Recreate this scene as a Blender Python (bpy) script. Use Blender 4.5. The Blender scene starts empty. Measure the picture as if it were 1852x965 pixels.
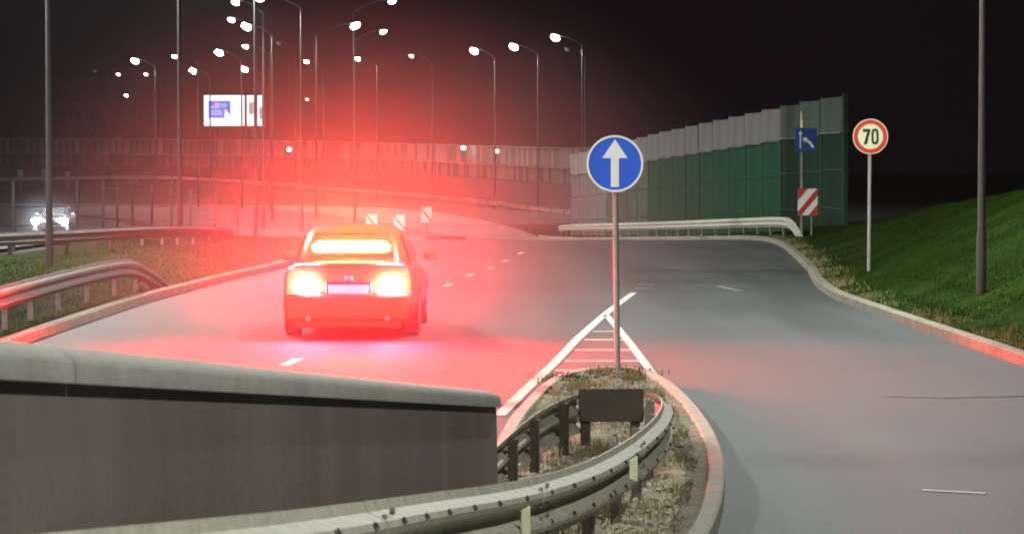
import bpy, bmesh, math, random
import numpy as np
from mathutils import Vector, Matrix
random.seed(11); rng = np.random.default_rng(11)
R = math.radians
sc = bpy.context.scene
col = sc.collection

# ---------------------------------------------------------------- camera, world, light, exposure
F_PX, W_PX, H_PX = 5100.0, 1852.0, 965.0
CAM_H, PITCH = 2.35, math.atan((482.5 - 290.0) / 5100.0)
cam_d = bpy.data.cameras.new('camera'); cam = bpy.data.objects.new('camera', cam_d); col.objects.link(cam)
cam.location = (0, 0, CAM_H); cam.rotation_euler = (math.pi / 2 - PITCH, 0, 0)
cam_d.sensor_width = 36; cam_d.lens = F_PX / W_PX * 36; cam_d.clip_start = 0.2; cam_d.clip_end = 6000
cam_d.dof.use_dof = True; cam_d.dof.focus_distance = 30; cam_d.dof.aperture_fstop = 11
sc.camera = cam

world = bpy.data.worlds.new('World'); sc.world = world; world.use_nodes = True
wn = world.node_tree; bg = wn.nodes['Background']
bg.inputs['Color'].default_value = (0.62, 0.38, 0.58, 1); bg.inputs['Strength'].default_value = 0.0045

sun_d = bpy.data.lights.new('moon_sun', 'SUN'); sun_d.energy = 0.02; sun_d.angle = R(12); sun_d.color = (1, .93, .85)
sun = bpy.data.objects.new('moon_sun', sun_d); col.objects.link(sun); sun.rotation_euler = (R(48), 0, R(-20))

vs = sc.view_settings
vs.view_transform = 'Standard'; vs.look = 'None'; vs.gamma = 1; vs.exposure = 0.0; vs.use_curve_mapping = False
cy = sc.cycles
cy.use_denoising = True
try: cy.denoiser = 'OPENIMAGEDENOISE'
except Exception: pass
cy.max_bounces = 5; cy.diffuse_bounces = 2; cy.glossy_bounces = 2; cy.transmission_bounces = 3; cy.volume_bounces = 0
cy.transparent_max_bounces = 8
cy.sample_clamp_indirect = 3.0; cy.use_light_tree = True; cy.filter_width = 2.0
cy.volume_step_rate = 1.0; cy.volume_max_steps = 256

LAMP_COL = (0.95, 0.98, 0.90)
NEAR_LAMP = 12000.0          # watts of a near street lamp
FAR_LAMP = 3200.0

# ---------------------------------------------------------------- ground profile and pixel helpers (used once to survey positions)
_K = [(-200, 3.2), (-30, 2.6), (0, 1.45), (4, 1.1), (7, .81), (8.5, .66), (11, .41), (13.1, .21), (14.8, .11), (16, .06), (18, .01), (21, 0),
      (75, 0), (88, -.12), (110, -.75), (130, -1.33), (146, -1.69), (165, -1.85), (200, -1.9), (2000, -1.9)]
_ky = np.array([k[0] for k in _K], float); _kz = np.array([k[1] for k in _K], float)
_ys = np.arange(-200, 1200, .25); _zs = np.interp(_ys, _ky, _kz)
_ker = np.ones(13) / 13; _zs = np.convolve(np.pad(_zs, 6, mode='edge'), _ker, 'valid')
def zg(y): return float(np.interp(y, _ys, _zs))
_cp, _sp = math.cos(PITCH), math.sin(PITCH)
def ray(u, v):
    a = (u - 926) / F_PX; b = (v - 482.5) / F_PX
    return Vector((a, _cp - b * _sp, -_sp - b * _cp))
def at(u, v, Y):
    d = ray(u, v); return Vector((0, 0, CAM_H)) + d * (Y / d.y)
def xat(u, Y, z=0.0):
    D = Y * _cp + (CAM_H - z) * _sp
    return (u - 926) / F_PX * D
def gnd(u, v):
    d = ray(u, v); y0 = 4.0
    y = y0
    while y < 900:
        if CAM_H + d.z * y / d.y < zg(y): break
        y += .1
    return Vector((d.x * y / d.y, y, zg(y)))

# ---------------------------------------------------------------- materials
M = {}
def nt(name):
    m = bpy.data.materials.new(name); m.use_nodes = True; t = m.node_tree
    return m, t, t.nodes, t.links, t.nodes['Principled BSDF']
def mat(name, c, rough=.6, metal=0., vary=.25, scale=6., bump=.0, bscale=60., spec=.5, streak=False, coat=0):
    m, t, N, L, p = nt(name)
    tc = N.new('ShaderNodeTexCoord'); mp = N.new('ShaderNodeMapping'); L.new(tc.outputs['Object'], mp.inputs[0])
    if streak: mp.inputs['Scale'].default_value = (1, 1, .12)
    n = N.new('ShaderNodeTexNoise'); n.inputs['Scale'].default_value = scale; n.inputs['Detail'].default_value = 5
    n.inputs['Roughness'].default_value = .65; L.new(mp.outputs[0], n.inputs['Vector'])
    r = N.new('ShaderNodeValToRGB'); r.color_ramp.elements[0].position = .3; r.color_ramp.elements[1].position = .7
    r.color_ramp.elements[0].color = tuple(x * (1 - vary) for x in c) + (1,)
    r.color_ramp.elements[1].color = tuple(min(1, x * (1 + vary)) for x in c) + (1,)
    L.new(n.outputs['Fac'], r.inputs[0]); L.new(r.outputs[0], p.inputs['Base Color'])
    mr = N.new('ShaderNodeMapRange'); mr.inputs['To Min'].default_value = max(.05, rough - .12); mr.inputs['To Max'].default_value = min(1, rough + .12)
    L.new(n.outputs['Fac'], mr.inputs[0]); L.new(mr.outputs[0], p.inputs['Roughness'])
    p.inputs['Metallic'].default_value = metal; p.inputs['Specular IOR Level'].default_value = spec
    p.inputs['Coat Weight'].default_value = coat
    if bump:
        n2 = N.new('ShaderNodeTexNoise'); n2.inputs['Scale'].default_value = bscale; n2.inputs['Detail'].default_value = 4
        L.new(tc.outputs['Object'], n2.inputs['Vector'])
        b = N.new('ShaderNodeBump'); b.inputs['Strength'].default_value = bump; b.inputs['Distance'].default_value = .02
        L.new(n2.outputs['Fac'], b.inputs['Height']); L.new(b.outputs[0], p.inputs['Normal'])
    M[name] = m; return m
def glow(name, c, s):
    m, t, N, L, p = nt(name)
    p.inputs['Base Color'].default_value = tuple(min(1, x * .6 + .2) for x in c) + (1,)
    p.inputs['Emission Color'].default_value = tuple(c) + (1,); p.inputs['Emission Strength'].default_value = s
    M[name] = m; return m

def asphalt():
    m, t, N, L, p = nt('asphalt')
    tc = N.new('ShaderNodeTexCoord')
    big = N.new('ShaderNodeTexNoise'); big.inputs['Scale'].default_value = .16; big.inputs['Detail'].default_value = 4
    L.new(tc.outputs['Object'], big.inputs['Vector'])
    mp = N.new('ShaderNodeMapping'); mp.inputs['Scale'].default_value = (1.0, .07, 1); L.new(tc.outputs['Object'], mp.inputs[0])
    wear = N.new('ShaderNodeTexNoise'); wear.inputs['Scale'].default_value = .9; wear.inputs['Detail'].default_value = 5; L.new(mp.outputs[0], wear.inputs['Vector'])
    fine = N.new('ShaderNodeTexNoise'); fine.inputs['Scale'].default_value = 45; fine.inputs['Detail'].default_value = 6; L.new(tc.outputs['Object'], fine.inputs['Vector'])
    mx = N.new('ShaderNodeMix'); mx.data_type = 'FLOAT'; mx.inputs[0].default_value = .5
    L.new(big.outputs['Fac'], mx.inputs[2]); L.new(wear.outputs['Fac'], mx.inputs[3])
    mx2 = N.new('ShaderNodeMix'); mx2.data_type = 'FLOAT'; mx2.inputs[0].default_value = .42
    L.new(mx.outputs[0], mx2.inputs[2]); L.new(fine.outputs['Fac'], mx2.inputs[3])
    r = N.new('ShaderNodeValToRGB'); r.color_ramp.elements[0].position = .40; r.color_ramp.elements[1].position = .60
    r.color_ramp.elements[0].color = (.027, .0325, .033, 1); r.color_ramp.elements[1].color = (.072, .084, .085, 1)
    L.new(mx2.outputs[0], r.inputs[0]); L.new(r.outputs[0], p.inputs['Base Color'])
    mr = N.new('ShaderNodeMapRange'); mr.inputs['To Min'].default_value = .62; mr.inputs['To Max'].default_value = .9
    L.new(mx.outputs[0], mr.inputs[0]); L.new(mr.outputs[0], p.inputs['Roughness'])
    b = N.new('ShaderNodeBump'); b.inputs['Strength'].default_value = .35; b.inputs['Distance'].default_value = .01
    L.new(fine.outputs['Fac'], b.inputs['Height']); L.new(b.outputs[0], p.inputs['Normal'])
    M['asphalt'] = m
asphalt()
mat('earth', (.030, .034, .018), .95, vary=.4, scale=.5, bump=.5, bscale=12)
mat('turf', (.014, .032, .005), .95, spec=.02, vary=.6, scale=.9, bump=.6, bscale=25)
mat('blade', (.016, .042, .004), .95, vary=.5, scale=.8, spec=.02)
mat('dry_blade', (.22, .19, .085), .9, vary=.4, scale=3)
mat('gravel', (.27, .225, .155), .95, vary=.45, scale=9, bump=1., bscale=40)
mat('pebble', (.33, .285, .21), .9, vary=.5, scale=14)
mat('kerb_dull', (.21, .19, .15), .9, vary=.28, scale=3, bump=.3, bscale=40)
mat('kerb', (.42, .395, .325), .85, vary=.2, scale=4, bump=.3, bscale=40)
mat('paint', (.62, .60, .54), .7, vary=.22, scale=5, bump=.2)
mat('hatch_paint', (.36, .35, .32), .8, vary=.35, scale=6)
mat('worn_paint', (.20, .195, .18), .8, vary=.35, scale=6)
mat('tar', (.022, .022, .024), .5, vary=.3)
mat('concrete', (.15, .115, .098), .9, vary=.22, scale=1.6, bump=.12, bscale=30, streak=True)
mat('cap', (.30, .285, .255), .75, vary=.18, scale=5, bump=.2)
mat('galv', (.44, .415, .335), .65, metal=.0, vary=.24, scale=13, spec=.4)
mat('galv_shaded', (.19, .175, .17), .6, metal=.2, vary=.28, scale=10)  # darker copy of galv: shade on the beam face put into the colour
mat('galv_dark', (.20, .19, .18), .6, metal=.3, vary=.25, scale=8)
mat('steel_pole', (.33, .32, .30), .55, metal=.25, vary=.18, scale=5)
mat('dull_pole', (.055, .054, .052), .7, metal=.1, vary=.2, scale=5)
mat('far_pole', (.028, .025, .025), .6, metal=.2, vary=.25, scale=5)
mat('lit_road', (.27, .26, .235), .9, vary=.3, scale=.8, bump=.3, bscale=20)  # road made pale: strong light on it put into the colour
mat('brown_plate', (.075, .062, .045), .7, vary=.25, scale=6)
mat('slot', (.015, .014, .013), .8, vary=.2)
mat('sign_blue', (.022, .12, .76), .5, vary=.05)
mat('sign_white', (.90, .91, .88), .5, vary=.03)
mat('sign_navy', (.012, .06, .28), .5, vary=.06)
mat('sign_red', (.56, .030, .022), .5, vary=.05)
mat('sign_cream', (.70, .72, .46), .5, vary=.03)
mat('sign_black', (.012, .012, .012), .5, vary=.1)
mat('sign_back', (.10, .09, .075), .6, vary=.15)
mat('panel_grey', (.125, .117, .105), .85, spec=.2, vary=.35, scale=1.4, streak=True)
mat('panel_pale', (.20, .188, .168), .85, spec=.2, vary=.35, scale=1.6, streak=True)
mat('panel_green', (.013, .056, .027), .95, vary=.35, scale=1.2, streak=True, spec=.03)
mat('panel_green_shaded', (.011, .030, .017), .95, spec=.03, vary=.35, scale=1.2, streak=True)  # darker panel_green: shade at the near end put into the colour
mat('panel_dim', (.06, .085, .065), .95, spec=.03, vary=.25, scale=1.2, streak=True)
mat('frame_green', (.03, .075, .045), .9, vary=.2, spec=.05)
mat('dark_metal', (.045, .045, .045), .6, metal=.3, vary=.3)
mat('car_paint', (.60, .10, .008), .35, vary=.03, coat=.6)
mat('car_dark', (.02, .02, .021), .5, vary=.2)
mat('glass', (.02, .018, .018), .12, vary=.05, spec=.8)
mat('tyre', (.02, .02, .02), .85, vary=.2)
mat('alloy', (.45, .45, .46), .35, metal=.8, vary=.1)
mat('silver_paint', (.02, .021, .024), .4, metal=.0, vary=.05)
mat('facade', (.12, .115, .105), .85, vary=.2, scale=.4)
mat('facade_dark', (.05, .045, .045), .85, vary=.2, scale=.4)
mat('red_brick_surface', (.30, .10, .07), .85, vary=.25, scale=3)
glow('tail_red', (1, .011, .024), 10500)
glow('brake_red', (1, .045, .005), 4000)
glow('plate_lit', (.75, .45, 1.0), .7)
glow('lamp_white', (.70, .86, 1.0), 200)
glow('lamp_soft', (.9, .93, 1.0), 60)
glow('lamp_faint', (1.0, .85, .8), 7)
glow('headlight', (.80, .92, 1.0), 8000)
glow('screen_white', (.80, .97, 1.0), 1.25)
glow('screen_blue', (.05, .17, .8), 1.0)
glow('screen_sky', (.22, .52, .95), .9)
glow('screen_pink', (.85, .35, .75), .9)
glow('screen_grey', (.45, .5, .55), .6)

# ---------------------------------------------------------------- mesh helpers
class MB:
    def __init__(s): s.v = []; s.f = []; s.mi = []
    def add(s, v, f, mi=0):
        o = len(s.v); s.v += [tuple(x) for x in v]; s.f += [tuple(i + o for i in q) for q in f]; s.mi += [mi] * len(f); return s
    def box(s, c, d, mtx=None, ch=0.0, mi=0):
        bm = bmesh.new(); bmesh.ops.create_cube(bm, size=1)
        bmesh.ops.scale(bm, vec=d, verts=bm.verts)
        if ch: bmesh.ops.bevel(bm, geom=bm.edges[:], offset=min(ch, .45 * min(d)), segments=1, affect='EDGES')
        bmesh.ops.translate(bm, vec=c, verts=bm.verts)
        if mtx: bmesh.ops.transform(bm, matrix=mtx, verts=bm.verts)
        bm.verts.index_update()
        s.add([v.co[:] for v in bm.verts], [[v.index for v in f.verts] for f in bm.faces], mi); bm.free(); return s
    def tube(s, pts, rad, n=10, cap=True, mi=0):
        pts = [Vector(p) for p in pts]; rs = rad if isinstance(rad, (list, tuple)) else [rad] * len(pts)
        vs = []; fs = []
        for i, p in enumerate(pts):
            t = (pts[min(i + 1, len(pts) - 1)] - pts[max(i - 1, 0)]).normalized()
            a = Vector((0, 1, 0)) if abs(t.y) < .8 else Vector((1, 0, 0))
            x = t.cross(a).normalized(); y = t.cross(x).normalized()
            for k in range(n):
                q = 2 * math.pi * k / n; vs.append(p + (x * math.cos(q) + y * math.sin(q)) * rs[i])
        for i in range(len(pts) - 1):
            for k in range(n):
                fs.append((i * n + k, i * n + (k + 1) % n, (i + 1) * n + (k + 1) % n, (i + 1) * n + k))
        if cap: fs.append(tuple(range(n))[::-1]); fs.append(tuple(range((len(pts) - 1) * n, len(pts) * n)))
        return s.add(vs, fs, mi)
    def loft(s, rings, cap=True, closed=True, mi=0):
        n = len(rings[0]); vs = [p for r in rings for p in r]; fs = []
        for i in range(len(rings) - 1):
            for k in range(n if closed else n - 1):
                fs.append((i * n + k, i * n + (k + 1) % n, (i + 1) * n + (k + 1) % n, (i + 1) * n + k))
        if cap and closed: fs.append(tuple(range(n))[::-1]); fs.append(tuple(range((len(rings) - 1) * n, len(rings) * n)))
        return s.add(vs, fs, mi)
    def prism(s, poly, y0, y1, mi=0):      # polygon in (x, z), extruded along y from y0 (front, toward viewer) to y1
        n = len(poly); vs = [(x, y0, z) for x, z in poly] + [(x, y1, z) for x, z in poly]
        fs = [tuple(range(n)), tuple(range(n, 2 * n))[::-1]] + [(i, i + n, (i + 1) % n + n, (i + 1) % n) for i in range(n)]
        return s.add(vs, fs, mi)
    def build(s, name, m, parent=None, smooth=False):
        me = bpy.data.meshes.new(name); me.from_pydata(s.v, [], s.f)
        ms = m if isinstance(m, list) else [m]
        for x in ms: me.materials.append(M[x])
        if len(ms) > 1: me.polygons.foreach_set('material_index', s.mi)
        bm = bmesh.new(); bm.from_mesh(me); bmesh.ops.recalc_face_normals(bm, faces=bm.faces); bm.to_mesh(me); bm.free()
        if smooth:
            me.polygons.foreach_set('use_smooth', [True] * len(me.polygons))
            try: me.set_sharp_from_angle(angle=R(38))
            except Exception: pass
        me.update()
        o = bpy.data.objects.new(name, me); col.objects.link(o)
        if parent: o.parent = parent
        return o
def tag(o, label, cat, group=None):
    o['label'] = label; o['category'] = cat
    if group: o['group'] = group
    return o
def struct(o): o['kind'] = 'structure'; return o
def stuff(o, label, cat=None):
    o['kind'] = 'stuff'; o['label'] = label
    if cat: o['category'] = cat
    return o
def thing(name, label, cat, loc=(0, 0, 0), rz=0, group=None):
    o = bpy.data.objects.new(name, None); o.empty_display_size = .2; col.objects.link(o)
    o.location = loc; o.rotation_euler = (0, 0, rz); return tag(o, label, cat, group)
def raw(name, me, parent, loc=(0, 0, 0), rot=(0, 0, 0)):
    o = bpy.data.objects.new(name, me); col.objects.link(o); o.parent = parent; o.location = loc; o.rotation_euler = rot; return o
def resample(pts, step):
    pts = [Vector(p) for p in pts]; out = [pts[0].copy()]
    for a, b in zip(pts, pts[1:]):
        n = max(1, int(math.ceil((b - a).length / step)))
        for i in range(1, n + 1): out.append(a.lerp(b, i / n))
    return out
def smooth_path(pts, step=.5, it=3):
    p = [Vector(q) for q in pts]
    for _ in range(it):
        q = [p[0]]
        for a, b in zip(p, p[1:]): q += [a.lerp(b, .25), a.lerp(b, .75)]
        q.append(p[-1]); p = q
    return resample(p, step)
def normals(pts):
    out = []
    for i in range(len(pts)):
        t = pts[min(i + 1, len(pts) - 1)] - pts[max(i - 1, 0)]; t.z = 0; t.normalize(); out.append(Vector((t.y, -t.x, 0)))   # to the right of travel
    return out
def sweep(pts, prof):            # prof: closed list of (offset to the right, height)
    ns = normals(pts)
    return [[p + n * a + Vector((0, 0, b)) for a, b in prof] for p, n in zip(pts, ns)]
def strip(name, pts, w, m, off=.007, parent=None):
    pts = resample(pts, .6); ns = normals(pts); b = MB(); vs = []; fs = []
    for p, n in zip(pts, ns):
        for s in (-.5, .5):
            q = p + n * (w * s); vs.append((q.x, q.y, zg(q.y) + off))
    for i in range(len(pts) - 1): fs.append((2 * i, 2 * i + 1, 2 * i + 3, 2 * i + 2))
    return struct(b.add(vs, fs).build(name, m, parent))

# ---------------------------------------------------------------- the setting: ground, roads, verges
LEFT = [(-200, -6.4), (37, -6.3), (46.5, -6.15), (54.5, -5.65), (61, -5.1), (72, -4.6), (85, -5.2), (100, -7.2), (113, -9.5), (146, -15), (200, -27), (265, -48), (300, -60)]
RIGHT = [(-200, 6.6), (20, 6.0), (32.5, 5.9), (42, 5.62), (48, 5.5), (53, 5.75), (60, 6.35), (70, 7.0), (80, 7.6), (85.5, 7.75), (89, 7.35), (93, 6.75), (113, 4.65), (146, 1.6), (170, .6), (200, -2), (230, -6), (265, -14), (300, -26)]
def fx(tab):
    a = np.array(tab, float); yy = np.arange(-200, 320, .5); xx = np.interp(yy, a[:, 0], a[:, 1])
    k = np.ones(7) / 7; xx = np.convolve(np.pad(xx, 3, mode='edge'), k, 'valid')
    return lambda y: float(np.interp(y, yy, xx))
xl, xr = fx(LEFT), fx(RIGHT)

def sheet(name, m, y_list, x0, x1, nx, zf):
    b = MB(); vs = []; fs = []
    for y in y_list:
        a, c = x0(y), x1(y)
        for k in range(nx + 1):
            x = a + (c - a) * k / nx; vs.append((x, y, zf(x, y, k / nx)))
    n = nx + 1
    for i in range(len(y_list) - 1):
        for k in range(nx): fs.append((i * n + k, i * n + k + 1, (i + 1) * n + k + 1, (i + 1) * n + k))
    return b.add(vs, fs).build(name, m, smooth=True)
def yr(a, b, s): return list(np.arange(a, b + s * .5, s))
g_ys = yr(-180, -40, 20) + yr(-30, 0, 3) + yr(1, 200, 1) + yr(210, 320, 10) + yr(350, 950, 60)
struct(sheet('ground', 'earth', g_ys, lambda y: -900, lambda y: 900, 30, lambda x, y, t: zg(y) - .09))
r_ys = yr(-60, 0, 2) + yr(.5, 175, .5) + yr(176, 290, 2)
struct(sheet('road', 'asphalt', r_ys, xl, xr, 16, lambda x, y, t: zg(y)))

def crest(y): return float(np.interp(y, [-60, 30, 45, 60, 75, 88, 100, 180], [2.3, 2.15, 2.0, 1.55, 1.05, .55, .25, .1]))
def berm_z(x, y):
    t = max(0, x - xr(y) - .25); s = min(1, t / 4.4); s = s * s * (3 - 2 * s) * .75 + s * .25
    w = .05 * math.sin(x * 1.7 + y * .31) * math.sin(y * .47 - x) * min(1, t)
    drop = max(0, t - 6) * .06
    return zg(y) + .11 + crest(y) * s + w - drop
v_ys = yr(-40, 10, 2) + yr(11, 180, .6)
struct(sheet('verge_right', 'turf', v_ys, lambda y: xr(y) + .1, lambda y: xr(y) + 22, 40, lambda x, y, t: berm_z(x, y)))
def left_z(x, y):
    t = max(0, xl(y) - .1 - x); return zg(y) + .10 + min(1, t / 2) * .06 * math.sin(x * 1.3 + y * .37)
struct(sheet('verge_left', 'turf', yr(5, 175, 1), lambda y: min(-11.6 - y * .008, xl(y) - 1.2) if y < 118 else xl(y) - 1.4, lambda y: xl(y) - .1, 12, lambda x, y, t: left_z(x, y)))
struct(sheet('opposite_road', 'asphalt', yr(20, 290, 2), lambda y: -34 - max(0, y - 150) * .25, lambda y: -13.2 - y * .004 if y < 118 else min(-13.7, xl(y) - 1.6), 10, lambda x, y, t: zg(y) + .012))

KP = [(0, 0), (0, .12), (.025, .135), (.16, .135), (.18, .12), (.18, -.1), (0, -.1)]
def kerb(name, pts, side=1, w=1.0, m='kerb_dull'):
    pts = [Vector((p[0], p[1], zg(p[1]))) for p in pts]
    prof = [(side * a * w, b) for a, b in KP]
    b = MB().loft(sweep(pts, prof)); return struct(b.build(name, m))
kerb('kerb_right', [(xr(y) - .06, y) for y in yr(2, 150, .75)], 1)
kerb('kerb_left', [(xl(y) + .06, y) for y in yr(5, 110, 1)], -1)

# island of gravel in the fork
isl_r = [gnd(1120, 684), gnd(1165, 688), gnd(1200, 704), gnd(1232, 728), gnd(1262, 760), gnd(1290, 800), gnd(1310, 850), gnd(1312, 900), gnd(1300, 962)]
last = isl_r[-1]
isl_r += [Vector((last.x - .20, last.y - 1.6, 0)), Vector((last.x - .62, last.y - 4, 0)), Vector((last.x - 1.1, last.y - 7.5, 0)), Vector((last.x - 1.5, last.y - 11, 0))]
isl_r = smooth_path(isl_r, .3, 2)
for p in isl_r: p.z = zg(p.y)
isl_l = [gnd(1075, 686), gnd(1020, 694), gnd(985, 712), gnd(950, 748), gnd(915, 790), Vector((-.35, 17.2, 0)), Vector((-.75, 14, 0)), Vector((-1.3, 10, 0)), Vector((-1.9, 6, 0))]
isl_l = smooth_path(isl_l, .3, 2)
for p in isl_l: p.z = zg(p.y)
kerb('kerb_island', [(p.x, p.y) for p in isl_l[::-1] + isl_r], 1, .68, 'kerb')
_ry = np.array([p.y for p in isl_r])[::-1]; _rx = np.array([p.x for p in isl_r])[::-1]
_ly = np.array([p.y for p in isl_l])[::-1]; _lx = np.array([p.x for p in isl_l])[::-1]
ytip = min(_ry.max(), _ly.max()) - .05
def ixr(y): return float(np.interp(y, _ry, _rx)) - .02
def ixl(y): return float(np.interp(y, _ly, _lx)) + .02
struct(sheet('island_bed', 'gravel', yr(max(_ry.min(), _ly.min()), ytip, .2), ixl, ixr, 14,
       lambda x, y, t: zg(y) + .10 + .035 * math.sin(x * 9 + y * 5) * math.sin(y * 7 - x * 4)))

struct(sheet('lit_road_patch', 'lit_road', yr(128, 262, 1), lambda y: xr(y) - float(np.interp(y, [128, 150, 200, 262], [.8, 4.5, 8, 12])), lambda y: xr(y) - .05, 10, lambda x, y, t: zg(y) + .006))  # pale sheet painting the brightly lit stretch of the far road
# painted markings
def mk(name, uv, w, m='paint'): return strip(name, [gnd(*p) for p in uv], w, m)
mk('lane_marking', [(903, 752), (950, 706), (1000, 660), (1045, 612), (1090, 572), (1118, 550), (1146, 530)], .115)
mk('lane_marking', [(1096, 570), (1116, 592), (1142, 625), (1168, 660), (1198, 700)], .10)
for v, a, b in [(600, 1072, 1122), (615, 1056, 1132), (634, 1040, 1147), (653, 1022, 1162), (671, 1004, 1176), (689, 1150, 1188)]:
    p, q = gnd(a, v), gnd(b, v); strip('hatch_marking', [p, q], .28, 'hatch_paint', .0055)
for (u, v) in [(527, 655), (700, 566), (760, 540), (810, 516), (850, 498), (886, 485), (914, 472), (942, 458)]:
    p = gnd(u, v); d = (gnd(942, 458) - gnd(527, 655)); d.z = 0; d.normalize()
    strip('lane_dash', [p - d * .55, p + d * .55], .13, 'paint')
for a, b, v in [(1152, 1185, 515), (1148, 1182, 522)]: strip('stop_dash', [gnd(a, v), gnd(b, v)], .3, 'worn_paint')
mk('arrow_marking', [(1250, 516), (1300, 518), (1340, 527)], .16, 'worn_paint')
strip('edge_dash', [gnd(1668, 889), gnd(1782, 893)], .05, 'paint')
mk('tar_seam', [(1605, 716), (1700, 719), (1852, 717)], .09, 'tar')
mk('edge_line', [(75, 603), (250, 549), (400, 512), (505, 487)], .10, 'worn_paint')

# ---------------------------------------------------------------- grass and pebbles
def blades(name, pts, hmin, hmax, wid, m, label, lean=.5):
    n = len(pts); pts = np.asarray(pts)
    h = rng.uniform(hmin, hmax, n); a = rng.uniform(0, 6.283, n); l = rng.uniform(0, lean, n) * h; la = rng.uniform(0, 6.283, n)
    V = np.empty((n, 3, 3)); dx = np.cos(a) * wid * .5; dy = np.sin(a) * wid * .5
    V[:, 0] = pts - np.stack([dx, dy, np.full(n, .01)], 1); V[:, 1] = pts + np.stack([dx, dy, np.full(n, -.01)], 1)
    V[:, 2] = pts + np.stack([np.cos(la) * l, np.sin(la) * l, h], 1)
    me = bpy.data.meshes.new(name); me.vertices.add(3 * n); me.vertices.foreach_set('co', V.ravel())
    me.loops.add(3 * n); me.loops.foreach_set('vertex_index', np.arange(3 * n, dtype=np.int32))
    me.polygons.add(n); me.polygons.foreach_set('loop_start', np.arange(0, 3 * n, 3, dtype=np.int32))
    me.materials.append(M[m]); me.update(calc_edges=True); me.validate()
    o = bpy.data.objects.new(name, me); col.objects.link(o); return stuff(o, label)
P = []
while len(P) < 170000:
    y = 28 + 62 * random.random() ** 1.1; x = xr(y) + .2 + 5.6 * random.random()
    if random.random() < .55 + .45 * math.sin(x * 2.1 + y * .6) * math.sin(y * .9): P.append((x, y, berm_z(x, y)))
blades('grass', P, .015, .065, .014, 'blade', 'short green grass covering the slope beside the road')
P = []
while len(P) < 26000:
    y = 26 + 66 * random.random(); x = xl(y) - .25 - random.random() * min(6, abs(-11.4 - xl(y)))
    P.append((x, y, left_z(x, y)))
blades('grass', P, .02, .08, .016, 'blade', 'green grass around the near crash barrier by the kerb')
P = []
while len(P) < 5000:
    y = random.uniform(15, ytip); x = random.uniform(ixl(y) + .2, ixr(y) - .2)
    if math.sin(x * 5.3 + 1) * math.sin(y * 3.1) + random.uniform(-.6, .6) > .35: P.append((x, y, zg(y) + .10))
blades('dry_weeds', P, .03, .12, .012, 'dry_blade', 'dry weeds growing in the gravel of the island', 1.)
P = []
c = gnd(1140, 690)
for _ in range(500): P.append((c.x + random.gauss(0, .12), c.y - .3 + random.gauss(0, .25), zg(c.y) + .09))
for _ in range(500): P.append((gnd(1025, 700).x + random.gauss(0, .12), gnd(1025, 700).y - .3 + random.gauss(0, .25), zg(c.y) + .09))
blades('weeds', P, .03, .10, .012, 'blade', 'green weeds at the foot of the round sign post', .8)
P = []
for _ in range(5000):
    y = random.uniform(29, 86); x = xr(y) + .12 + abs(random.gauss(0, .22))
    if math.sin(y * 1.9) * math.sin(y * .77 + 1) > -.15: P.append((x, y, berm_z(x, y)))
blades('dry_weeds', P, .04, .13, .014, 'dry_blade', 'dry ragged weeds hanging over the kerb below the slope', 1.)
b = MB()
ico = [(0, 0, 1), (.9, 0, .3), (.28, .85, .3), (-.73, .53, .3), (-.73, -.53, .3), (.28, -.85, .3)]
icf = [(0, 1, 2), (0, 2, 3), (0, 3, 4), (0, 4, 5), (0, 5, 1)]
for _ in range(3600):
    y = random.uniform(14.5, ytip - .1); x = random.uniform(ixl(y) + .2, ixr(y) - .2); s = random.choice((.012, .016, .02, .028, .04)); a = random.random() * 6.28
    z = zg(y) + .10 + .02 * math.sin(x * 9 + y * 5) * math.sin(y * 7 - x * 4)
    b.add([(x + s * (math.cos(a) * p - math.sin(a) * q) * random.uniform(.7, 1.2), y + s * (math.sin(a) * p + math.cos(a) * q), z + s * r * random.uniform(.5, 1)) for p, q, r in ico], icf)
stuff(b.build('gravel', 'pebble'), 'loose stones on the gravel island in the fork')

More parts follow.
